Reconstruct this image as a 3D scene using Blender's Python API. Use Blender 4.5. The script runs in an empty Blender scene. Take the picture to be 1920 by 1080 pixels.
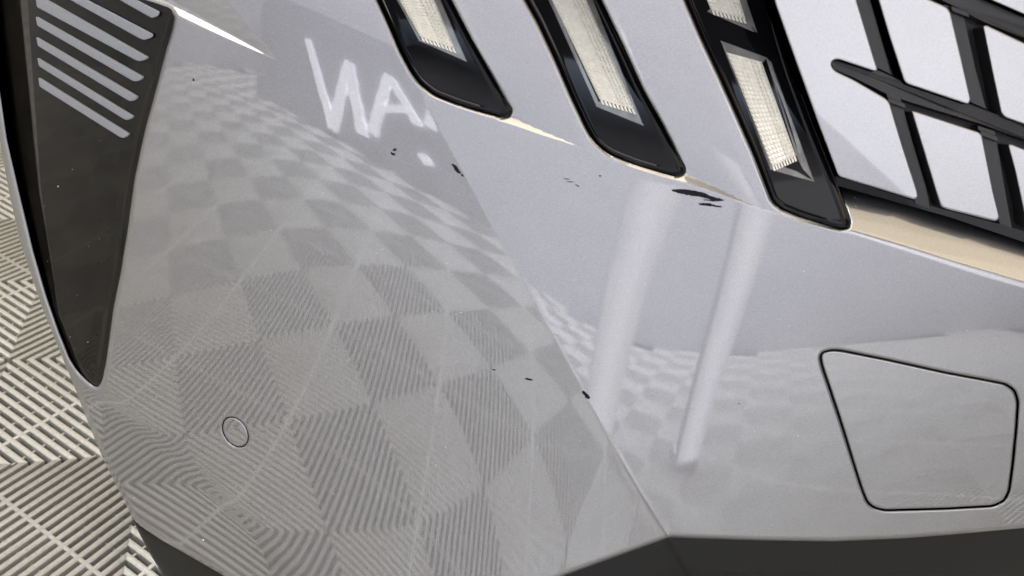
import bpy, math, random
import numpy as np
from mathutils import Matrix, Vector
from mathutils.geometry import delaunay_2d_cdt
random.seed(4); rng = np.random.default_rng(7)
SC = bpy.context.scene
COL = SC.collection

# ------------------------------------------------------------------ camera
PITCH, ROLL, YAW, CAM_H = 0.58935439, 0.19517098, 0.3779303, 0.77258782
FPX, CX, CY = 1350.0, 960.0, 540.0
FW = np.array([0, math.cos(PITCH), -math.sin(PITCH)])
_rt = np.array([1.0, 0, 0]); _up = np.array([0, math.sin(PITCH), math.cos(PITCH)])
RT = math.cos(ROLL) * _rt + math.sin(ROLL) * _up
UP = -math.sin(ROLL) * _rt + math.cos(ROLL) * _up
CAM = np.array([0, 0, CAM_H])
cd = bpy.data.cameras.new("camera"); cam = bpy.data.objects.new("camera", cd); COL.objects.link(cam)
cd.sensor_width = 36.0; cd.lens = 36.0 * FPX / 1920.0
cd.clip_start = 0.02; cd.clip_end = 60
M = Matrix.Identity(4)
for i in range(3):
    M[i][0], M[i][1], M[i][2], M[i][3] = RT[i], UP[i], -FW[i], CAM[i]
cam.matrix_world = M
cd.dof.use_dof = True; cd.dof.focus_distance = 0.56; cd.dof.aperture_fstop = 11.0
SC.camera = cam

# ------------------------------------------------------------------ light
w = bpy.data.worlds.new("World"); SC.world = w; w.use_nodes = True
w.node_tree.nodes["Background"].inputs[0].default_value = (0.62, 0.64, 0.74, 1)
w.node_tree.nodes["Background"].inputs[1].default_value = 0.24
def area(name, loc, target, sx, sy, power, color):
    l = bpy.data.lights.new(name, 'AREA'); l.shape = 'RECTANGLE'; l.size = sx; l.size_y = sy
    l.energy = power; l.color = color
    o = bpy.data.objects.new(name, l); COL.objects.link(o); o.location = loc
    o.rotation_euler = (Vector(target) - Vector(loc)).to_track_quat('-Z', 'Y').to_euler()
    return o
for x_, y_, w_, h_, p_, c_ in ((-1.5, 1.0, 0.8, 2.4, 44, (1.0, 0.92, 0.74)), (0.15, 0.55, 1.1, 1.6, 18, (1.0, 0.86, 0.62))):
    area("ceiling_lamp", (x_, y_, 2.5), (x_, y_, 0), w_, h_, p_, c_)
for k_, p_ in enumerate((4.2, 3.6, 2.9, 2.2, 1.5, 0.9, 0.4)):       # one overhead lamp cut into strips, power graded to soften the shelf's reflection
    area("ceiling_lamp_strip", (2.35, -0.3 + 0.2 * k_, 2.5), (2.35, -0.3 + 0.2 * k_, 0), 2.6, 0.2, p_, (1.0, 0.81, 0.53))
area("bay_light", (2.45, -2.95, 2.3), (0.4, 0.4, 0.6), 4.0, 3.2, 50, (0.96, 0.97, 1.0))
area("side_wall_fill", (-2.9, -0.6, 4.6), (-4.3, -0.8, 0.9), 4.5, 0.5, 60, (0.95, 0.95, 1.0)).data.spread = math.radians(80)  # added, unseen: lights the side wall for its reflection
fl = area("front_lamp", (-0.1, -2.05, 3.0), (-0.1, -2.06, 0.0), 4.6, 1.7, 90, (0.66, 0.77, 1.0)); fl.data.spread = math.radians(85)
area("back_wall_fill", (0.3, -1.3, 6.0), (0.3, -3.3, 1.2), 9.0, 0.5, 300, (0.97, 0.955, 1.0)).data.spread = math.radians(85)  # added, unseen: brightens the back wall mirrored in the paint
SC.view_settings.view_transform = 'Standard'; SC.view_settings.look = 'None'
SC.view_settings.exposure = 0.0; SC.view_settings.gamma = 1.0
SC.render.engine = 'CYCLES'

# ------------------------------------------------------------------ materials
def nodes(name):
    m = bpy.data.materials.new(name); m.use_nodes = True
    return m, m.node_tree, m.node_tree.nodes["Principled BSDF"]
def noise(nt, scale, detail=2.0, rough=0.5):
    tc = nt.nodes.new("ShaderNodeTexCoord"); n = nt.nodes.new("ShaderNodeTexNoise")
    nt.links.new(tc.outputs["Object"], n.inputs["Vector"])
    n.inputs["Scale"].default_value = scale; n.inputs["Detail"].default_value = detail; n.inputs["Roughness"].default_value = rough
    return n
def ramp(nt, src, a, b, p0=0.3, p1=0.7):
    r = nt.nodes.new("ShaderNodeValToRGB"); nt.links.new(src, r.inputs[0])
    r.color_ramp.elements[0].position = p0; r.color_ramp.elements[1].position = p1
    r.color_ramp.elements[0].color = (*a, 1); r.color_ramp.elements[1].color = (*b, 1)
    return r
def bump(nt, b, src, strength, dist):
    n = nt.nodes.new("ShaderNodeBump"); n.inputs["Strength"].default_value = strength; n.inputs["Distance"].default_value = dist
    nt.links.new(src, n.inputs["Height"]); nt.links.new(n.outputs[0], b.inputs["Normal"])
    return n
def simple(name, c0, c1, scale, rough, metal=0.0, coat=0.0, ior=1.5, bumps=None):
    m, nt, b = nodes(name)
    n = noise(nt, scale, 3); r = ramp(nt, n.outputs["Fac"], c0, c1)
    nt.links.new(r.outputs[0], b.inputs["Base Color"])
    b.inputs["Roughness"].default_value = rough; b.inputs["Metallic"].default_value = metal
    b.inputs["Coat Weight"].default_value = coat; b.inputs["Coat Roughness"].default_value = 0.03; b.inputs["IOR"].default_value = ior
    if bumps: bump(nt, b, n.outputs["Fac"], bumps[0], bumps[1])
    return m
def paint():
    m, nt, b = nodes("silver_metallic_paint")
    n = noise(nt, 1500, 1.5, 0.7); r = ramp(nt, n.outputs["Fac"], (0.26, 0.26, 0.27), (0.35, 0.35, 0.362), 0.3, 0.7)
    nt.links.new(r.outputs[0], b.inputs["Base Color"])
    b.inputs["Metallic"].default_value = 0.9; b.inputs["Roughness"].default_value = 0.40
    b.inputs["Coat Weight"].default_value = 1.0; b.inputs["Coat Roughness"].default_value = 0.03; b.inputs["Coat IOR"].default_value = 2.3
    bn = nt.nodes.new("ShaderNodeBump"); bn.inputs["Strength"].default_value = 0.10; bn.inputs["Distance"].default_value = 0.0002
    nt.links.new(n.outputs["Fac"], bn.inputs["Height"]); nt.links.new(bn.outputs[0], b.inputs["Normal"])
    return m
PAINT = paint()
GLOSS = simple("black_gloss_plastic", (0.003, 0.003, 0.004), (0.005, 0.005, 0.006), 60, 0.045, ior=1.33)
TRIM = simple("smoked_gloss_trim", (0.010, 0.009, 0.007), (0.016, 0.014, 0.011), 40, 0.05, ior=1.27)
SATIN = simple("black_satin_plastic", (0.012, 0.012, 0.013), (0.020, 0.020, 0.021), 900, 0.42, bumps=(0.15, 0.0003))
DARK = simple("black_liner_plastic", (0.004, 0.004, 0.004), (0.007, 0.007, 0.007), 300, 0.55)
LIPM = simple("grained_black_lip", (0.007, 0.0068, 0.006), (0.014, 0.0133, 0.0115), 1400, 0.30, ior=1.3, bumps=(0.25, 0.0002))
SLAT = simple("grey_slat_paint", (0.27, 0.285, 0.30), (0.33, 0.345, 0.36), 700, 0.45, metal=0.2)
CREAM = simple("cream_light_guide", (0.76, 0.74, 0.65), (0.88, 0.855, 0.76), 300, 0.22, coat=0.6)
CLEAR = simple("clear_lens_edge", (0.13, 0.13, 0.125), (0.21, 0.21, 0.20), 120, 0.12, coat=1.0)
CHIP = simple("bare_black_plastic", (0.004, 0.004, 0.006), (0.012, 0.011, 0.014), 900, 0.6, ior=1.25)
SPECK = simple("dust_white", (0.6, 0.58, 0.52), (0.8, 0.79, 0.75), 400, 0.9)
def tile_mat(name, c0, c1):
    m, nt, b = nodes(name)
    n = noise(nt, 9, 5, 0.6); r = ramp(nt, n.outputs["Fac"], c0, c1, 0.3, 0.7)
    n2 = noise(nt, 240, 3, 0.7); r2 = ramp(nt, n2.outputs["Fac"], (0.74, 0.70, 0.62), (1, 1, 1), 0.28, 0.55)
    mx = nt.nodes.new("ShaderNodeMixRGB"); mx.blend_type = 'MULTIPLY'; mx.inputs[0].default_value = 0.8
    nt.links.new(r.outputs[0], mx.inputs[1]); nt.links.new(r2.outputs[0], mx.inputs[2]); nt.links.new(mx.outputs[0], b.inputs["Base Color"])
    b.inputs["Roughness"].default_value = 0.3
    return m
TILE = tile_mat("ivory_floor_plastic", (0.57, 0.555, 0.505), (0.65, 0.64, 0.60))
TILE2 = tile_mat("floor_plastic_shaded", (0.40, 0.386, 0.345), (0.48, 0.466, 0.425))  # same plastic, darker: rib shading put into the colour of alternate squares
CONC = simple("dark_subfloor", (0.018, 0.017, 0.014), (0.03, 0.028, 0.024), 14, 0.9)
WALLM = simple("lavender_grey_wall", (0.57, 0.565, 0.59), (0.65, 0.645, 0.67), 3, 0.8)
BOARD = simple("grey_sign_board", (0.55, 0.55, 0.585), (0.60, 0.60, 0.635), 5, 0.7)
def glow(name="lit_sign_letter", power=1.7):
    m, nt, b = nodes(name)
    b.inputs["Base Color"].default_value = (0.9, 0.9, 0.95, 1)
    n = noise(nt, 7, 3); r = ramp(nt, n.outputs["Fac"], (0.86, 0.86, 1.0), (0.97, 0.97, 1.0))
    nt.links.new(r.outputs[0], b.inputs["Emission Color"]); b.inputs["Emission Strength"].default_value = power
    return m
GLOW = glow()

# ------------------------------------------------------------------ the bumper surface
# two smooth shells (side and nose) that meet in a crease; log distance as quartic polynomials
PW = [(i, j) for i in range(5) for j in range(5 - i)]
CL = [-0.659452, 0.139565, -0.010872, -0.010428, 0.001873, -0.129705, -0.021927, 0.008385, -0.005314, 0.025664, -0.003776, 0.012191, -0.004335, 0.010703, 0.006782]
CR = [-0.72976, 0.118127, 0.012322, -0.011612, -0.004055, -0.004769, 0.03055, 0.023563, 0.006209, 0.012655, 0.016817, 0.004343, -0.0101, -0.00881, 0.00391]
def poly(c, x, y):
    return sum(k * x**i * y**j for k, (i, j) in zip(c, PW))
def A(*p): return np.array(p, float)
CREASE = A((700, -160), (750, 60), (790, 170), (820, 235), (850, 290), (880, 345), (920, 420), (965, 490), (1010, 580), (1060, 670), (1100, 745), (1150, 835), (1200, 920), (1250, 1000), (1330, 1150), (1400, 1300))

def seg_dist(P, a, b):
    d = b - a; L = (d @ d) + 1e-12
    t = np.clip(((P - a) @ d) / L, 0, 1)
    q = P - (a + t[:, None] * d)
    return np.hypot(q[:, 0], q[:, 1])
def path_dist(P, path, closed=True):
    n = len(path); D = np.full(len(P), 1e9)
    for i in range(n if closed else n - 1):
        D = np.minimum(D, seg_dist(P, path[i], path[(i + 1) % n]))
    return D
def inside(P, pg):
    x, y = P[:, 0], P[:, 1]; c = np.zeros(len(P), bool); n = len(pg)
    for i in range(n):
        x0, y0 = pg[i]; x1, y1 = pg[(i + 1) % n]
        k = (y0 > y) != (y1 > y)
        with np.errstate(divide='ignore', invalid='ignore'):
            c ^= k & (x < (x1 - x0) * (y - y0) / (y1 - y0 + 1e-12) + x0)
    return c
def smooth_poly(pg, r=6, n=4):
    """round the corners of a polygon"""
    out = []; N = len(pg)
    for i in range(N):
        a, b, c = pg[i - 1], pg[i], pg[(i + 1) % N]
        u, v = a - b, c - b; lu, lv = np.linalg.norm(u), np.linalg.norm(v)
        k = min(r, lu * .45, lv * .45)
        p, q = b + u / lu * k, b + v / lv * k
        for t in np.linspace(0, 1, n):
            out.append((1 - t)**2 * p + 2 * t * (1 - t) * b + t * t * q)
    return np.array(out)
def resample(pg, step, closed=True):
    out = []; n = len(pg)
    for i in range(n if closed else n - 1):
        a, b = pg[i], pg[(i + 1) % n]; k = max(1, int(np.hypot(*(b - a)) / step))
        for t in range(k): out.append(a + (b - a) * t / k)
    if not closed: out.append(pg[-1])
    return np.array(out)
def sstep(x, a, b):
    t = np.clip((x - a) / (b - a), 0, 1); return t * t * (3 - 2 * t)

# outlines (drawn flat over the shell)
H1 = smooth_poly(A((632,-160),(706,0),(723,37),(750,100),(770,137),(787,160),(813,180),(857,197),(907,213),(940,221),(955,217),(960,207),(950,190),(923,140),(887,77),(847,0),(765,-160)), 12)
H2 = smooth_poly(A((910,-160),(983,0),(1007,43),(1040,113),(1070,183),(1097,240),(1113,267),(1140,290),(1190,310),(1240,325),(1266,332),(1281,327),(1283,316),(1261,268),(1240,227),(1207,167),(1173,93),(1133,10),(1128,0),(1050,-160)), 12)
H3L = [(1225,-160),(1283,0),(1313,70),(1347,143),(1380,217),(1413,293),(1430,337),(1447,380),(1463,393),(1497,407),(1547,423),(1578,432),(1592,428),(1594,418),(1586,393)]
SHELF_TOP = [(1574,352),(1582,343),(1656,364),(1777,398),(1920,446),(2090,506)]
H3 = smooth_poly(np.array(H3L + SHELF_TOP + [(2090,-160)], float), 8)
BEZ3 = smooth_poly(np.array(H3L + [(1573,358),(1553,310),(1522,233),(1487,140),(1462,60),(1447,0),(1398,-160)], float), 8)
VENT = smooth_poly(A((-40,-160),(60,-100),(180,-38),(270,0),(318,17),(328,30),(325,52),(313,90),(293,167),(273,240),(253,333),(240,427),(227,510),(213,577),(200,673),(192,713),(185,726),(174,723),(160,711),(146,697),(130,672),(110,622),(87,556),(63,474),(35,358),(13,263),(0,175),(-12,90),(-24,0)), 8)
COVER = smooth_poly(A((1536,668),(1541,659),(1559,654),(1576,655),(1665,672.6),(1771,696),(1860,712.6),(1886,718),(1904,730),(1911,752),(1908,799),(1901,870),(1894,922),(1884,941),(1862,951),(1771,956),(1658,959),(1636,953),(1623,941),(1611,909),(1576,796),(1551,721),(1539,686)), 8)
_th = np.linspace(0, 2 * math.pi, 40, endpoint=False); _ca, _sa = math.cos(math.radians(57)), math.sin(math.radians(57))
def ellipse(a, b): return np.stack([441.5 + a*np.cos(_th)*_ca - b*np.sin(_th)*_sa, 810 + a*np.cos(_th)*_sa + b*np.sin(_th)*_ca], 1)
SENSOR = ellipse(31.5, 22)
OUTER = smooth_poly(A((-60,-160),(-34,0),(-22,100),(-10,200),(3,285),(17,360),(37,450),(60,520),(83,587),(110,653),(138,722),(163,787),(187,846),(213,900),(234,942),(250,974),(263,986),(300,1011),(360,1045),(420,1080),(500,1125),(640,1172),(760,1186),(900,1150),(1055,1080),(1247,1010),(1256,1007),(1300,1009),(1430,1013),(1560,1015),(1700,1009),(1800,1001),(1920,990),(2090,972),(2090,-160)), 5)

# ridge under the lamps and the shelf under the grille
LEDGE = A((600,60),(745,60),(790,166),(815,186),(860,203),(940,229),(1020,256),(1095,279),(1130,297),(1190,317),(1270,340),(1340,362),(1425,392),(1460,402),(1500,415),(1570,434),(1600,441),(1700,473),(1800,505),(1920,541),(2090,595))
LW = A((600,1),(790,1),(940,4),(962,15),(1095,1),(1130,2),(1268,4),(1288,19),(1425,1),(1460,1),(1560,3),(1596,78),(1700,100),(1920,96),(2090,90))
LD = A((600,0),(930,0),(962,11),(1095,0),(1268,2),(1288,14),(1425,0),(1560,3),(1596,110),(1700,150),(1920,155),(2090,150))
def ledge(P):
    x, y = P[:, 0], P[:, 1]
    s = (np.interp(x, LEDGE[:, 0], LEDGE[:, 1]) - y) * 0.95
    x = x + .5 * np.clip(s, 0, 300)          # the step ends lean with the lamp pockets
    W = np.interp(x, LW[:, 0], LW[:, 1]); D = np.interp(x, LD[:, 0], LD[:, 1])
    q = np.clip(s / W, 0, 1)
    # round convex roll at the lower edge, steeper towards the back
    prof = np.where(q < .22, q * q / .44, (q - .11)); prof = (prof + .35 * q * q) / 1.24
    shelf = W * np.interp(q, SHQ, SHC)
    k = sstep(x, 1545, 1600)
    return (D * prof * (1 - k) + shelf * k) * np.where(s > W, np.exp(-np.maximum(s - W, 0) / 90), 1)
SHQ = np.linspace(0, 1, 200)
SHC = np.cumsum(.62 * sstep(SHQ, -.02, .16) + .18 * SHQ + 1.5 * sstep(SHQ, .5, 1.05)) / 200
def rolls(P, items):
    o = np.zeros(len(P))
    for pg, R, ins in items:
        lo, hi = pg.min(0) - R - 2, pg.max(0) + R + 2
        k = np.all((P > lo) & (P < hi), axis=1) if not ins else np.ones(len(P), bool)
        if not k.any(): continue
        Q = P[k]; d = path_dist(Q, pg); i = inside(Q, pg)
        d = np.where(i == ins, d, 0)
        t = np.clip(R - d, 0, .97 * R)
        o[k] += R - np.sqrt(R * R - t * t)
    return o
SKIN_ROLLS = [(H1, 6, False), (H2, 6, False), (H3, 6, False), (VENT, 9, False), (COVER, 4.5, False), (SENSOR, 4, False), (OUTER, 9, True)]
TIP = A(520, 114); EB = A(424, -4); EA = A(322, 22)
def facet(P):
    """pointed scoop at the top left: its face sinks away from its right edge, and steps back up at the lower edge"""
    b = EB - TIP; nb = np.array([b[1], -b[0]]) / np.hypot(*b)
    a = EA - TIP; na = np.array([-a[1], a[0]]) / np.hypot(*a)
    if (EA - TIP) @ nb < 0: nb = -nb
    if (EB - TIP) @ na < 0: na = -na
    db = (P - TIP) @ nb; da = (P - TIP) @ na
    dep = np.maximum(db, 0) * .26
    wd = 1.5 + .17 * np.maximum(0, -((P - TIP) @ (-a / np.hypot(*a)) ))
    along = np.maximum(0, (P - TIP) @ (a / np.hypot(*a)))
    wd = 2 + .085 * along
    return np.where(db > 0, dep * sstep(da, -wd * .3, wd), 0)
CH0, CH1 = A(185, 738), A(590, 1100)
def chamfer(P):
    d = CH1 - CH0; n = np.array([-d[1], d[0]]) / np.hypot(*d)
    s = (P - CH0) @ n + 7 * np.sin(np.clip(((P - CH0) @ d) / (d @ d), 0, 1) * math.pi)
    sp = 6 * np.log1p(np.exp(np.clip(s / 6, -30, 30)))
    return .20 * sp + .0006 * sp * sp
CRV = np.linspace(-160, 1300, 60)
_cu = np.interp(CRV, CREASE[:, 1], CREASE[:, 0])
CRE = np.clip(poly(CL, (_cu - 700) / 500, (CRV - 650) / 400) - poly(CR, (_cu - 1450) / 500, (CRV - 750) / 400), -.02, .02)
def base_depth(P):
    u, v = P[:, 0], P[:, 1]
    l = poly(CL, (u - 700) / 500, (v - 650) / 400); r = poly(CR, (u - 1450) / 500, (v - 750) / 400)
    s = u - np.interp(v, CREASE[:, 1], CREASE[:, 0])
    k = sstep(s, -5, 5)
    r = r + np.interp(v, CRV, CRE) * np.exp(-np.abs(s) / 160)      # stitch the two shells exactly
    # away from the crease each shell follows itself; at the crease they are stitched
    # the crease hardens into a small bead towards the lip
    bead = 1.8 * np.exp(-(s / 3.2)**2) * sstep(v, 800, 1000)
    return np.exp(l * (1 - k) + r * k) * (1 - bead / FPX)
def skin_off(P):
    return ledge(P) + facet(P) + chamfer(P) + rolls(P, SKIN_ROLLS)
def body_off(P): return ledge(P) * 0
def rays(P): return ((P[:, 0] - CX) / FPX)[:, None] * RT - ((P[:, 1] - CY) / FPX)[:, None] * UP + FW
def lift(P, off): 
    return CAM + rays(P) * (base_depth(P) * (1 + off / FPX))[:, None]
def surf(P, f): return lift(P, f(P))
def normals(P, f, e=.35):
    ex, ey = np.array([e, 0]), np.array([0, e])
    n = np.cross(surf(P + ex, f) - surf(P - ex, f), surf(P + ey, f) - surf(P - ey, f))
    n /= np.linalg.norm(n, axis=1, keepdims=True) + 1e-15
    return n * -np.sign((n * rays(P)).sum(1))[:, None]

# ------------------------------------------------------------------ object helpers
def link(name, me, parent=None, mats=()):
    for m in mats: me.materials.append(m)
    o = bpy.data.objects.new(name, me); COL.objects.link(o)
    if parent is not None:
        o.parent = parent; o.matrix_parent_inverse = Matrix.Translation(-Vector(BASE[parent.name]))
    BASE[o.name] = tuple(BASE[parent.name]) if parent is not None else (0, 0, 0)
    if parent is not None: BASE[o.name] = (0, 0, 0)
    return o
BASE = {}
def empty(name, loc):
    o = bpy.data.objects.new(name, None); COL.objects.link(o); o.location = loc; BASE[o.name] = loc
    o.empty_display_size = .1
    return o
def tag(o, label, cat, group=None):
    o["label"] = label; o["category"] = cat
    if group: o["group"] = group
def raw(name, V, F, parent=None, mats=(), N=None, mi=None, smooth=True):
    me = bpy.data.meshes.new(name); me.from_pydata([tuple(v) for v in V], [], [tuple(int(i) for i in f) for f in F])
    if mi is not None: me.polygons.foreach_set("material_index", mi)
    me.polygons.foreach_set("use_smooth", [smooth] * len(me.polygons))
    if N is not None:
        me.normals_split_custom_set_from_vertices([tuple(n) for n in N])
    me.update()
    return link(name, me, parent, mats)
def patch(name, outline, off, mats, parent, spacing=10, holes=(), loops=(), wall=0.006, wall_mat=0, edge_step=4, extra=None, hole_wall=None):
    """a shell cut to `outline` with `holes`; every rim gets a wall running back into the body"""
    pts, edges = [], []; rims = []
    def add_loop(pg, closed=True, keep=True):
        s = len(pts); n = len(pg); pts.extend(map(tuple, pg))
        edges.extend((s + i, s + (i + 1) % n) for i in range(n if closed else n - 1))
        return s, n
    o = resample(outline, edge_step); add_loop(o); 
    hs = [resample(h, edge_step) for h in holes]
    for h in hs: add_loop(h)
    ins_all = [o] + hs
    def ok(Q, m):
        k = inside(Q, o)
        for h in hs: k &= ~inside(Q, h)
        for pg in ins_all: k &= path_dist(Q, pg) > m
        return Q[k]
    free = []
    for pg in ins_all:
        t = np.roll(pg, -1, 0) - np.roll(pg, 1, 0); nn = np.stack([-t[:, 1], t[:, 0]], 1); nn /= np.linalg.norm(nn, axis=1, keepdims=True) + 1e-9
        for d in loops:
            for sg in (1, -1): free.append(ok(pg + sg * d * nn, d * .8))
    x0, y0 = o.min(0); x1, y1 = o.max(0)
    gx, gy = np.meshgrid(np.arange(x0, x1, spacing), np.arange(y0, y1, spacing * .87))
    gx = gx + (np.arange(gx.shape[0]) % 2)[:, None] * spacing * .5
    g = np.stack([gx.ravel(), gy.ravel()], 1) + rng.normal(0, spacing * .05, (gx.size, 2))
    free.append(ok(g, max([spacing * .45] + [l * 1.25 for l in loops])))
    if extra is not None: free.append(ok(extra, 1.5))
    for f in free: pts.extend(map(tuple, f))
    co, ed, fa, ov, oe, of = delaunay_2d_cdt([Vector(p) for p in pts], edges, [], 0, 1e-4)
    P = np.array([(c[0], c[1]) for c in co]); T = np.array([tuple(f) for f in fa if len(f) == 3])
    C = P[T].mean(1); k = inside(C, o)
    for h in hs: k &= ~inside(C, h)
    T = T[k]
    # keep triangles facing the camera consistently
    a, b, c = P[T[:, 0]], P[T[:, 1]], P[T[:, 2]]
    cr = (b[:, 0]-a[:, 0])*(c[:, 1]-a[:, 1]) - (b[:, 1]-a[:, 1])*(c[:, 0]-a[:, 0])
    T = np.where((cr > 0)[:, None], T[:, ::-1], T)
    V = surf(P, off); N = normals(P, off)
    F = [tuple(t) for t in T]; mi = [0] * len(F)
    Vl, Nl = [V], [N]; base = len(V)
    if wall:
        for j, pg in enumerate(ins_all):
            t = wall if j == 0 or hole_wall is None else hole_wall
            # the wall leaves the rim along the shell's own inward direction
            bn = normals(pg, lambda Q: np.zeros(len(Q)), 2.0)
            top = surf(pg, off); bot = top - bn * t; n = len(pg)
            cen = np.roll(pg, -1, 0) - np.roll(pg, 1, 0)
            tp = np.roll(top, -1, 0) - np.roll(top, 1, 0); wn = np.cross(tp, bn); wn /= np.linalg.norm(wn, axis=1, keepdims=True) + 1e-12
            m0 = pg[:1] + 0.0
            # orient away from the material
            tt = cen[0] / (np.hypot(*cen[0]) + 1e-9); sidept = np.array([pg[0] + 2*np.array([-tt[1], tt[0]])])
            mat_side = bool(inside(sidept, o)[0]) and not any(inside(sidept, h)[0] for h in hs)
            d3 = surf(sidept, lambda Q: np.zeros(len(Q)))[0] - surf(m0, lambda Q: np.zeros(len(Q)))[0]
            sg = -1 if (wn[0] @ d3 > 0) == mat_side else 1
            Vl += [top, bot]; Nl += [wn * sg, wn * sg]
            for i in range(n):
                a_, b_ = base + i, base + (i + 1) % n
                F.append((a_, b_, b_ + n, a_ + n)); mi.append(wall_mat)
            base += 2 * n
    return raw(name, np.vstack(Vl), F, parent, mats, np.vstack(Nl), mi)
def plate(name, pg, off, thick, mats, parent, bevel=1.5, boff=1.0, step=14):
    """small raised piece: a face with a bevelled rim and side walls"""
    pg = np.array(pg, float); pg = resample(pg, step)
    ar = 0.5 * np.sum(pg[:, 0] * np.roll(pg[:, 1], -1) - np.roll(pg[:, 0], -1) * pg[:, 1])
    if ar < 0: pg = pg[::-1]
    t = np.roll(pg, -1, 0) - np.roll(pg, 1, 0); nn = np.stack([-t[:, 1], t[:, 0]], 1); nn /= np.linalg.norm(nn, axis=1, keepdims=True) + 1e-9
    inn = pg + nn * bevel
    cst = lambda k: (lambda Q: (off(Q) if callable(off) else off) + k)
    bn = normals(pg, lambda Q: np.zeros(len(Q)), 2)
    V0 = surf(inn, cst(0)); V1 = surf(pg, cst(boff)); V2 = V1 - bn * thick
    n = len(pg); V = np.vstack([V0, V1, V2]); F = [tuple(range(n))[::-1]]
    for i in range(n):
        j = (i + 1) % n
        F.append((i, j, n + j, n + i)); F.append((n + i, n + j, 2*n + j, 2*n + i))
    return raw(name, V, F, parent, mats, smooth=False)
const = lambda k: (lambda Q: np.full(len(Q), float(k)))

# ------------------------------------------------------------------ floor
GRID = np.array([[math.cos(YAW), -math.sin(YAW)], [math.sin(YAW), math.cos(YAW)]])   # grid -> world
OX, OY, SQ = 1.86180152, -4.63181695, 0.2
def g2w(gx, gy): return GRID @ np.array([(gx - OX) * SQ, (gy - OY) * SQ])
def clip_poly(pg, s):
    def cut(pg, f):
        out = []
        for i in range(len(pg)):
            a, b = pg[i], pg[(i + 1) % len(pg)]; fa, fb = f(a), f(b)
            if fa >= 0: out.append(a)
            if fa * fb < 0: out.append(a + (b - a) * fa / (fa - fb))
        return out
    for f in (lambda p: p[0], lambda p: s - p[0], lambda p: p[1], lambda p: s - p[1]):
        if len(pg) < 3: return []
        pg = cut(pg, f)
    return pg
def prism(V, F, pg, z0, z1, ins):
    pg = np.array(pg); c = pg.mean(0); n = len(pg)
    if n < 3: return
    t0 = np.roll(pg, -1, 0) - pg; t0 /= np.linalg.norm(t0, axis=1, keepdims=True) + 1e-9
    n0 = np.stack([-t0[:, 1], t0[:, 0]], 1)
    if np.sum(n0 * (c - pg)) < 0: n0 = -n0
    n1 = np.roll(n0, 1, 0); nn = n0 + n1; nn /= np.maximum(.25, np.sum(nn * nn, axis=1, keepdims=True)) / 2   # mitred inset
    s = len(V)
    for k, z in ((ins * 2.0, z1), (ins, z1 - ins * .22), (0, z1 - ins)):
        V += [(*p, z) for p in pg + nn * k]
    V += [(*p, z0) for p in pg]
    F.append(tuple(range(s, s + n)))
    for k in (0, n, 2 * n):
        for i in range(n): F.append((s + k + i, s + k + n + i, s + k + n + (i + 1) % n, s + k + (i + 1) % n))
def tile_mesh():
    """one 0.4 m snap tile: four squares of slanted ribs over low cross bars"""
    V, F, MI = [], [], []; NR = 11; pit = SQ / NR; r2 = math.sqrt(.5)
    for qx in (0, 1):
        for qy in (0, 1):
            sgn = 1 if (qx + qy) % 2 == 0 else -1
            nf0 = len(F)
            o = np.array([qx * SQ, qy * SQ]); c = np.array([SQ / 2, SQ / 2])
            d = np.array([r2, sgn * r2]); n = np.array([-sgn * r2, r2])
            def strip(mid, hw):
                a = c + n * mid
                return [a - d - n * hw, a + d - n * hw, a + d + n * hw, a - d + n * hw]
            for k in range(-NR, NR + 1):
                mid = (k + .5) * pit * r2
                pg = clip_poly([np.array(p) for p in strip(mid, pit * r2 * .265)], SQ)
                if len(pg) >= 3 and np.ptp(np.array(pg), 0).min() > .004: prism(V, F, np.array(pg) + o, -.016, 0, .0015)
            d, n = n, d
            for k in range(-5, 6):
                mid = k * .031 + .0005; hw = .0024 if k == 0 else .0014; z = -.0008 if k == 0 else -.0075
                pg = clip_poly([np.array(p) for p in strip(mid, hw)], SQ)
                if len(pg) >= 3 and np.ptp(np.array(pg), 0).min() > .004: prism(V, F, np.array(pg) + o, -.016, z, .0005)
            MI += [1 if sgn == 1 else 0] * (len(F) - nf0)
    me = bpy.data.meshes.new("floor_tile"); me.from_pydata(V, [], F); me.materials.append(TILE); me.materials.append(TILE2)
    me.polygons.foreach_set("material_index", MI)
    me.polygons.foreach_set("use_smooth", [True] * len(me.polygons)); me.set_sharp_from_angle(angle=math.radians(50))
    me.update()
    return me
FL = raw("floor", [(-7, -5, -.0165), (7, -5, -.0165), (7, 4, -.0165), (-7, 4, -.0165)], [(0, 1, 2, 3)], None, (CONC,))
FL["kind"] = "structure"
TM = tile_mesh(); ang = YAW
spots = []
for i in range(-40, 40):
    for j in range(-40, 40):
        if i % 2 or j % 2: continue
        p = g2w(i - 1 + 1, j)              # tile corner on an even grid vertex
        q = g2w(i + 1, j + 1)
        if -4.25 < q[0] < 3.4 and -3.25 < q[1] < (2.6 if q[0] < -.3 else 1.0): spots.append((math.hypot(q[0], q[1] - .2), p))
spots.sort(key=lambda t: t[0])
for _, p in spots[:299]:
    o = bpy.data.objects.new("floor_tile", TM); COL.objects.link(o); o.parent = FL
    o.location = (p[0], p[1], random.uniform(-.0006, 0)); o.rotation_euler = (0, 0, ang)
print("tiles", len(spots))

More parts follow.
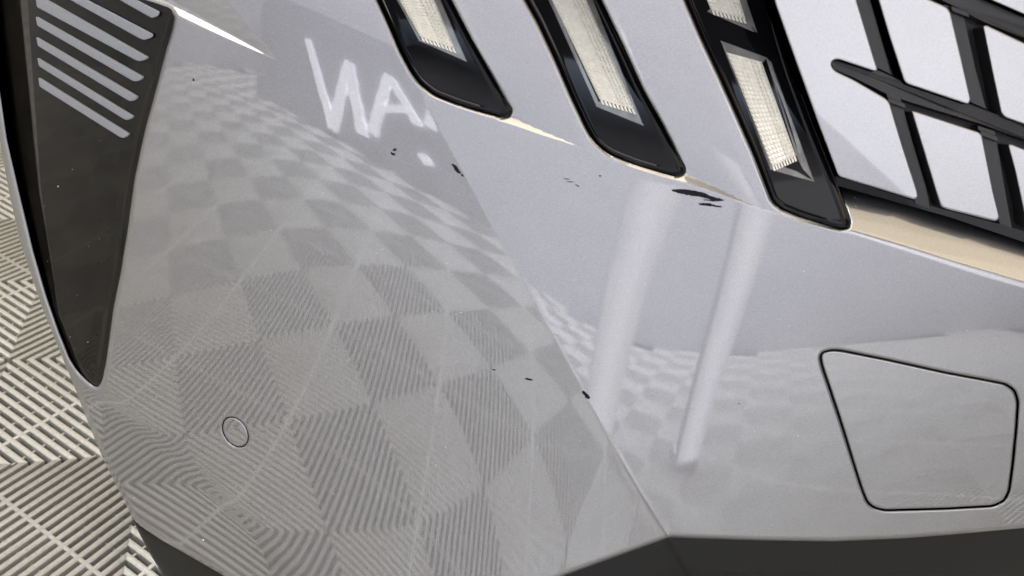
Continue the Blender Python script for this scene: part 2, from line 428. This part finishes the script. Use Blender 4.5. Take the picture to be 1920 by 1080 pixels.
# ------------------------------------------------------------------ car
car = empty("car", (0.1, 0.75, 0))
tag(car, "silver metallic car front corner with chipped paint, three slanted lamps and black lattice grille", "car")
crs = CREASE[(CREASE[:, 1] > 100) & (CREASE[:, 1] < 1100)]
ex = [resample(crs, 4, False) + np.array([d, 0]) for d in (-6, -3.5, -1.5, 0, 1.5, 3.5, 6)]
for d in np.arange(-4, 26, 2.2):
    l = resample(LEDGE[4:14], 4, False); ex.append(l - np.array([0, d]))
for d in (-5, -2, 1, 4, 8, 12, 17, 23, 30, 38, 47, 56, 66, 76, 86, 96, 106):
    l = resample(LEDGE[14:], 6, False); ex.append(l - np.array([0, d]))
for t in np.linspace(-.3, 1.2, 14):
    a = TIP + (EA - TIP) * np.linspace(0, 1.3, 60)[:, None]; ex.append(a + np.array([.45, -.9]) * 18 * t * np.linspace(0.1, 1.3, 60)[:, None])
b = TIP + (EB - TIP) * np.linspace(0, 1.3, 50)[:, None]; ex += [b, b + np.array([-2, 1]), b + np.array([2, -1])]
ch = CH0 + (CH1 - CH0) * np.linspace(-.1, 1, 110)[:, None]; _n = A(-(CH1-CH0)[1], (CH1-CH0)[0]) / np.hypot(*(CH1-CH0))
ex += [ch + _n * d for d in (-22, -16, -11, -7, -3, 1, 5, 10, 16)]
bumper = patch("bumper", OUTER, skin_off, (PAINT, PAINT), car, spacing=9, holes=(H1, H2, H3, VENT, COVER, SENSOR), loops=(.6, 1.4, 2.5, 3.8, 5, 6.6, 8.4, 10), wall=.025, hole_wall=.005, extra=np.vstack(ex))

# paint chips down to the bare plastic
def ragged(pts, k=.7):
    pg = resample(A(*pts), 3); return pg + rng.normal(0, k * .5, pg.shape)
CHIPS = [
 [(736,281),(740,278),(743,279),(743,282),(739,283.5),(736,283)],
 [(733,284),(736,286),(740,288),(741,290.5),(738,292),(734,290.5),(732.5,287.5)],
 [(845,308),(849,307.5),(855,311),(859,316),(861,320),(864,324.5),(861,326),(857,323.5),(852,318),(849.5,312.5)],
 [(864,326),(868,327),(869.5,331),(867,331),(864.5,329)],
 [(1259,356),(1270,355),(1285,355),(1305,358),(1322,362),(1328,366),(1345,371),(1359,375.5),(1355,377),(1340,377.5),(1330,377),(1318,375),(1320,374),(1333,375),(1325,372),(1305,368),(1290,366),(1272,362.5),(1262,359)],
 [(1310,382),(1318,380.5),(1332,381),(1340,384),(1355,387),(1351,389),(1338,387.5),(1325,386),(1312,384.5)],
 [(1091,734),(1095,733),(1099,737),(1103,741),(1107,746),(1104,748.5),(1098,746),(1096,741),(1092,738)],
 [(984,709.5),(988,709),(996,711.5),(999,713.5),(995,714),(989,712.5)],
 [(923,692.5),(926,692.5),(930,694),(928,695),(924,694)],
 [(1122,328),(1128,329),(1126,331.5),(1124,331)],
 [(1056,334),(1063,335),(1070,336),(1064,336.8),(1058,335.5)],
 [(1062,340),(1073,340.5),(1078,341.5),(1070,342),(1063,341)],
 [(1078,345),(1083,347),(1087,350),(1084,350),(1080,347.5)],
 [(1384.5,756),(1386.5,756),(1387,758),(1385,758)],
 [(1846,811),(1850,812),(1849,814),(1847,813)],
 [(361,147),(364,148),(364,152),(361,152)],
]
for c in CHIPS:
    pg = ragged(c) if len(c) > 5 else A(*c)
    patch("paint_chip", pg, lambda Q: skin_off(Q) - .7, (CHIP,), bumper, spacing=4, wall=.0003, edge_step=3)

# specks of dust and lint
def specks():
    V, F = [], []
    for k in range(150):
        c = np.array([rng.uniform(70, 1900), rng.uniform(260, 1040)])
        if not inside(c[None], OUTER)[0] or inside(c[None], H3)[0] or inside(c[None], H2)[0] or inside(c[None], COVER)[0]: continue
        r = rng.choice([.5, .7, 1.0, 1.5, 2.1], p=[.5, .3, .14, .05, .01]); a0 = rng.uniform(0, 6); el = rng.uniform(.5, 1.6)
        pg = [c + r * np.array([el * math.cos(a0 + t), math.sin(a0 + t) / el]) for t in np.linspace(0, 5.2, 5)]
        off = skin_off if not inside(c[None], VENT)[0] else vent_off
        b_ = surf(np.array(pg), lambda Q: off(Q) - .15); t_ = surf(c[None], lambda Q: off(Q) - .15 - r)
        s = len(V); V += [tuple(p) for p in b_] + [tuple(t_[0])]; F += [(s + i, s + (i + 1) % 5, s + 5) for i in range(5)]
    o = raw("dust_specks", V, F, bumper, (SPECK,), smooth=False); o["kind"] = "stuff"

# parking sensor, towing cover
sensor = patch("parking_sensor", ellipse(29.4, 20.0), lambda Q: 1.0 + rolls(Q, [(ellipse(29.4, 20.0), 3, True)]), (PAINT,), car, spacing=5, loops=(.8, 2, 3.2), wall=.004)
def shrink(pg, d):
    t = np.roll(pg, -1, 0) - np.roll(pg, 1, 0); nn = np.stack([-t[:, 1], t[:, 0]], 1); nn /= np.linalg.norm(nn, axis=1, keepdims=True) + 1e-9
    q = pg + nn * d
    return q if inside(q[:1], pg)[0] == (d > 0) else pg - nn * d
CIN = shrink(COVER, 4.1)
tow = patch("tow_eye_cover", CIN, lambda Q: .6 + (Q[:, 0] - 1536) * .004 + rolls(Q, [(CIN, 4, True)]), (PAINT,), car, spacing=9, loops=(.6, 1.4, 2.4, 3.4, 4.8), wall=.004)
back = patch("inner_liner", shrink(OUTER, 14), lambda Q: 125 + ledge(Q) * 1.1, (DARK,), car, spacing=40, wall=.01)

# lower lip
LIP = smooth_poly(A((246,968),(262,985),(300,1008),(360,1042),(420,1076),(500,1121),(640,1168),(760,1182),(900,1146),(1055,1076),(1247,1006),(1256,1003),(1300,1005),(1430,1009),(1560,1011),(1700,1005),(1800,997),(1920,986),(2090,968),(2090,1260),(700,1330),(430,1240),(345,1150),(309,1084),(285,1045),(262,1002)), 4)
TOPX = A((246,968),(420,1076),(760,1182),(1055,1076),(1256,1003),(1560,1011),(1920,986),(2090,968))
def lip_off(Q):
    s = np.maximum(0, Q[:, 1] - np.interp(Q[:, 0], TOPX[:, 0], TOPX[:, 1]))
    return 11 - .10 * np.minimum(s, 60) + chamfer(Q) + rolls(Q, [(LIP, 6, True)])
lip = patch("lower_lip", LIP, lip_off, (LIPM,), car, spacing=11, loops=(1, 2.5, 5), wall=.02)

# ------------------------------------------------------------------ side vent with slats
LB = A((30,-160),(52,0),(62,150),(77,360),(97,493),(110,587),(150,690),(176,735))
VIN = shrink(VENT, -2.0)
def vent_off(Q):
    d = path_dist(Q, VENT)
    lx = np.interp(Q[:, 1], LB[:, 1], LB[:, 0])
    side = np.maximum(0, lx - Q[:, 0])
    return 9 + 1.2 * side - 1.6 * np.exp(-((d - 9) / 4.5)**2) * sstep(Q[:, 0] - lx, 0, 6) + chamfer(Q)
vent = patch("side_vent", VIN, vent_off, (TRIM,), car, spacing=8, loops=(1.5, 4, 6.5, 9, 11.5, 14, 17, 20), wall=.004,
             extra=np.vstack([resample(LB, 4, False) + np.array([d, 0]) for d in (-2, -.5, .5, 2)]))
SL = [[(118,-8),(150,-8),(288,64),(286,70),(271,75),(262,72)],
      [(67,-4),(82,-4),(277,107),(275,111),(262,115),(255,113),(69,13)],
      [(67,32),(69,31),(268,144),(266,149),(254,153),(248,151),(70,48)],
      [(68,70),(70,70),(258,181),(256,186),(246,190),(240,188),(71,86)],
      [(70,109),(72,109),(250,218),(248,222),(238,225),(232,223),(73,124)],
      [(72,146),(74,146),(242,251),(240,255),(231,259),(225,257),(74,162)],
      [(200,-14),(230,-14),(300,22),(297,30),(285,34)]]
for s in SL:
    pg = smooth_poly(A(*s), 2.5, 3)
    patch("slat", pg, lambda Q, pg=pg: chamfer(Q) + 3 + .6 * rolls(Q, [(pg, 2.5, True)]), (SLAT,), vent, spacing=9, loops=(.6, 1.4, 2.9), wall=.004)

# ------------------------------------------------------------------ lamps
def quad_pt(q, s, t):
    a, b, c, d = q
    return (a * (1 - s) + d * s) * (1 - t) + (b * (1 - s) + c * s) * t
def lamp(outline, guides, clears, base0, name="headlight"):
    yb = outline[:, 1].max()
    base = lambda Q: base0 + .24 * np.maximum(0, yb - 20 - Q[:, 1])      # the lens leans back towards the top
    at = lambda k: (lambda Q: base(Q) + k)
    big = shrink(outline, -1.5)
    def off(Q):
        d = path_dist(Q, outline)
        return base(Q) - 1.3 * np.exp(-((d - 9) / 2.8)**2) + 3 * np.exp(-(d / 3.5)**2)
    bz = patch(name, big, off, (GLOSS,), car, spacing=10, loops=(1.5, 3, 4.5, 6, 7.5, 9, 10.5, 12, 14, 16.5, 19.5), wall=.006)
    for c in clears:
        plate("lens_edge", A(*c), at(-.8), .001, (CLEAR,), bz, bevel=1.2, boff=.8, step=60)
    for g, ns, nt in guides:
        g = [np.array(p, float) for p in g]; V, F = [], []
        fl = [A(*[tuple(p) for p in g])]
        plate("guide_base", fl[0], at(-1.6), .001, (CREAM,), bz, bevel=.5, boff=.5, step=60)
        for i in range(ns):
            for j in range(nt):
                t0, t1 = j / nt, (j + 1) / nt; s0, s1 = i / ns, (i + 1) / ns
                sh = .06 if t0 < .55 else .13
                dt, ds = (t1 - t0) * sh, (s1 - s0) * .06
                h = 1.6 + 2.2 * (t0 > .5) + (1.2 if j == 0 else 0)
                c4 = [quad_pt(g, s0 + ds, t0 + dt), quad_pt(g, s0 + ds, t1 - dt), quad_pt(g, s1 - ds, t1 - dt), quad_pt(g, s1 - ds, t0 + dt)]
                ap = quad_pt(g, (s0 + s1) / 2 + (s1 - s0) * .18, (t0 + t1) / 2)
                k = len(V); V += c4 + [ap]
                F += [(k, k + 1, k + 4), (k + 1, k + 2, k + 4), (k + 2, k + 3, k + 4), (k + 3, k, k + 4)]
        P = np.array(V); ho = np.tile([0, 0, 0, 0, 1.0], len(V) // 5)
        hh = np.repeat([1.6 + 2.2 * ((j / nt) > .5) + (1.2 if j == 0 else 0) for i in range(ns) for j in range(nt)], 5)
        W = lift(P, base(P) - 1.9 - ho * hh)
        raw("light_guide", W, F, bz, (CREAM,), smooth=False)
        # slanted ribs along the lower end
        a, b, c, d = g
        for i in range(9):
            t0, t1 = (i + .1) / 9, (i + .8) / 9
            p0, p1 = d + (c - d) * t0, d + (c - d) * t1; dn = (d - a) / np.linalg.norm(d - a) * 10
            plate("end_rib", [p0, p1, p1 + dn * (1.0), p0 + dn * (1.0)], at(-2.2), .001, (CREAM,), bz, bevel=.8, boff=.9, step=60)
    return bz
lamp(H1, [([(744,-8),(811,-8),(853,92),(787,68)], 14, 9)],
     [[(738,-10),(745,-10),(791,76),(786,78)], [(810,-10),(822,-10),(876,116),(854,104)], [(789,78),(793,72),(858,98),(876,116)]], 7)
lamp(H2, [([(1031,-8),(1096,-8),(1190,206),(1124,186)], 32, 9)],
     [[(1024,-10),(1031,-10),(1124,194),(1118,200)], [(1096,-10),(1108,-10),(1207,236),(1190,216)], [(1118,200),(1124,190),(1190,212),(1207,236)]], 7)
lamp(BEZ3, [([(1362,98),(1428,116),(1492,292),(1447,312)], 24, 8), ([(1312,-34),(1376,-34),(1398,36),(1333,18)], 8, 8)],
     [[(1351,76),(1438,108),(1430,118),(1364,98)], [(1351,76),(1364,98),(1448,314),(1444,318)], [(1436,108),(1446,116),(1527,340),(1506,318),(1492,290)], [(1444,318),(1450,306),(1492,320),(1527,340),(1500,334)],
      [(1326,22),(1334,14),(1400,34),(1414,60)], [(1376,-34),(1388,-34),(1420,61),(1398,38)]], 7)

# ------------------------------------------------------------------ grille
GB = 10.0
def goff(Q): return GB + .02 * np.maximum(0, Q[:, 0] - 1450)
grille = patch("grille", smooth_poly(A((1440,-165),(1452,0),(1490,130),(1530,225),(1560,310),(1568,345),(1656,372),(1777,406),(1920,454),(2095,514),(2095,-165)), 6),
               lambda Q: goff(Q) + 34, (DARK,), car, spacing=30, wall=.02)
PANELS = [
 [(1420,-160),(1453,5),(1493,117),(1533,227),(1572,331),(1647,353),(1714,374),(1722,370),(1720,358),(1693,275),(1668,192),(1660,184),(1600,149),(1566,133),(1559,124),(1560,114),(1571,111),(1640,134),(1646,131),(1640,113),(1606,0),(1560,-160)],
 [(1603,-160),(1647,0),(1667,67),(1695,152),(1702,158),(1815,196),(1821,188),(1803,110),(1782,22),(1775,13),(1690,-25),(1640,-160)],
 [(1843,50),(1850,47),(1920,80),(2090,150),(2090,300),(1920,233),(1884,220),(1877,212),(1863,147)],
 [(1709,208),(1717,209),(1836,248),(1842,255),(1863,360),(1875,408),(1868,415),(1772,391),(1764,386),(1753,353),(1730,277)],
 [(1890,272),(1896,270),(1940,288),(2090,345),(2090,478),(1930,431),(1921,424),(1920,398),(1903,320)],
 [(1700,-160),(1810,-25),(1860,1),(1920,27),(2090,98),(2090,-160)],
]
for p in PANELS:
    pg = smooth_poly(A(*p), 7)
    patch("grille_panel", pg, lambda Q, pg=pg: goff(Q) + rolls(Q, [(pg, 3.2, True)]), (PAINT, DARK), grille, spacing=14, loops=(.5, 1.2, 2, 2.8, 3.8), wall=.010, wall_mat=1)
BARS = [
 [(1552,-160),(1601,0),(1640,125),(1672,140),(1632,0),(1588,-160)],
 [(1556,112),(1575,108),(1646,131),(1700,155),(1818,195),(1884,219),(1925,233),(2092,298),(2092,328),(1920,262),(1836,232),(1712,194),(1660,176),(1600,146),(1562,130)],
 [(1660,170),(1716,382),(1745,392),(1738,355),(1712,268),(1688,180)],
 [(1770,8),(1800,110),(1820,192),(1850,204),(1830,130),(1806,22)],
 [(1832,235),(1860,360),(1874,420),(1898,428),(1886,360),(1866,246)],
 [(1640,-60),(1780,8),(1845,42),(1920,72),(2092,145),(2092,110),(1920,32),(1860,5),(1780,-30),(1690,-75)],
]
for p in BARS:
    plate("bar", p, lambda Q: goff(Q) + 15, .007, (SATIN,), grille, bevel=1.2, boff=1, step=40)
for x, y in ((1663,181),(1836,243),(1782,10)):
    plate("mounting_clip", [(x+2,y+1),(x+34,y+13),(x+35,y+23),(x+3,y+11)], lambda Q: goff(Q) + 7, .005, (SATIN,), grille, bevel=1.2, boff=1, step=40)
patch("grille_sill", A((1566,330),(1572,333),(1647,355),(1714,377),(1770,393),(1870,419),(1930,436),(2095,490),(2095,512),(1920,454),(1777,406),(1656,372),(1570,348)), lambda Q: goff(Q) + 18 + rolls(Q, [(A((1566,330),(2095,490),(2095,512),(1570,348)), 3, True)]) * 0, (GLOSS,), grille, spacing=12, wall=.004)
specks()

# ------------------------------------------------------------------ what stands behind the camera and shows in the paint
def wall(x0, x1, y0, y1, h, label):
    V = [(x, y, z) for z in (-.016, h) for x, y in ((x0, y0), (x1, y0), (x1, y1), (x0, y1))]
    o = raw("wall", V, [(3, 2, 1, 0), (4, 5, 6, 7), (0, 1, 5, 4), (1, 2, 6, 5), (2, 3, 7, 6), (3, 0, 4, 7)], None, (WALLM,), smooth=False)
    tag(o, label, "wall")
wall(-4.3, 7, -3.42, -3.3, 5.2, "tall pale lavender grey wall behind the photographer and the sign")
wall(-4.42, -4.3, -3.42, 4, 5.2, "pale grey side wall of the bay, on the vent side of the car")
def box(V, F, x0, x1, y0, y1, z0, z1):
    s = len(V); V += [(x, y, z) for z in (z0, z1) for x, y in ((x0, y0), (x1, y0), (x1, y1), (x0, y1))]
    F += [tuple(s + i for i in f) for f in ((3, 2, 1, 0), (4, 5, 6, 7), (0, 1, 5, 4), (1, 2, 6, 5), (2, 3, 7, 6), (3, 0, 4, 7))]
SY = -1.95
sign = empty("sign", (-1.9, SY, 0)); tag(sign, "grey board with lit white hand-painted letters reading AN", "sign")
V, F = [], []; box(V, F, -2.9, -0.7, SY - .06, SY - .01, -.001, 1.25); raw("board", V, F, sign, (BOARD,), smooth=False)
def letter(name, strokes):
    V, F = [], []
    for si, (a, b, wd) in enumerate(strokes):
        a, b = A(*a), A(*b); d = (b - a) / np.linalg.norm(b - a); n = np.array([-d[1], d[0]]) * wd / 2
        k = 13; L, R_ = [], []
        for i in range(k + 1):
            c = a + (b - a) * i / k; j = rng.uniform(.8, 1.14)
            L.append(c + n * j); R_.append(c - n * rng.uniform(.8, 1.14))
        pg = L + R_[::-1]; s = len(V); m = len(pg)
        V += [(p[0], SY + .02 + .006 * si, p[1]) for p in pg] + [(p[0], SY - .011, p[1]) for p in pg]
        F.append(tuple(range(s, s + m))); F += [(s + i, s + m + i, s + m + (i + 1) % m, s + (i + 1) % m) for i in range(m)]
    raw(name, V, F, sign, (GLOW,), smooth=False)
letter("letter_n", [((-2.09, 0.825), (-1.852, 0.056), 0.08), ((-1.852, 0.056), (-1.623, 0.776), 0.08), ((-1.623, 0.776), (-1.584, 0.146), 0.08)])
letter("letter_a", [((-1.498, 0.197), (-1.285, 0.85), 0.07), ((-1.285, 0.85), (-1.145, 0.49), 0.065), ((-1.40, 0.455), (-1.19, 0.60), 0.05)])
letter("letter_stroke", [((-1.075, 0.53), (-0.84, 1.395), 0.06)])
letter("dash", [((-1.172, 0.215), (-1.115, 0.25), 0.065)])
STRIP = [glow("graded_glow", p) for p in (0.8, 0.9, 1.08, 1.22)]
def added_glow_panel(x, wd, lean, label, h, zb, y=-1.42):  # glowing panels added to make the pale streaks reflected in the paint
    o = empty("added_glow_panel", (x, y, 0)); tag(o, label, "glow panel", "added glow panels behind the photographer")
    def slab(x0, x1, ya, yb, z0, z1):
        V = []
        for z in (z0, z1):
            k = lean * z / h
            V += [(x0 + k, ya, z), (x1 + k, ya, z), (x1 + k, yb, z), (x0 + k, yb, z)]
        return V, [(3, 2, 1, 0), (4, 5, 6, 7), (0, 1, 5, 4), (1, 2, 6, 5), (2, 3, 7, 6), (3, 0, 4, 7)]
    V, F = slab(x - wd / 2, x + wd / 2, y - .05, y, .03, h); raw("panel_back", V, F, o, (BOARD,), smooth=False)
    for k in range(9):                      # emission graded across the strips to soften the reflected streak's edges
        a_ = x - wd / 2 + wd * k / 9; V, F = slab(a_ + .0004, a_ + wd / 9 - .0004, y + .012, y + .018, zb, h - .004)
        raw("glow_strip", V, F, o, (STRIP[min(k, 8 - k, 3)],), smooth=False)
    V, F = slab(x - wd * .5, x + wd * .5, y - .12, y + .03, -.001, .02); raw("foot", V, F, o, (BOARD,), smooth=False)
added_glow_panel(0.22, .16, .13, "wider added glow panel leaning over, on the crease side of the pair", .98, .02, -1.2)
added_glow_panel(0.675, .095, -.05, "narrow added glow panel standing straight, on the grille side of the pair", 1.02, .02, -1.1)
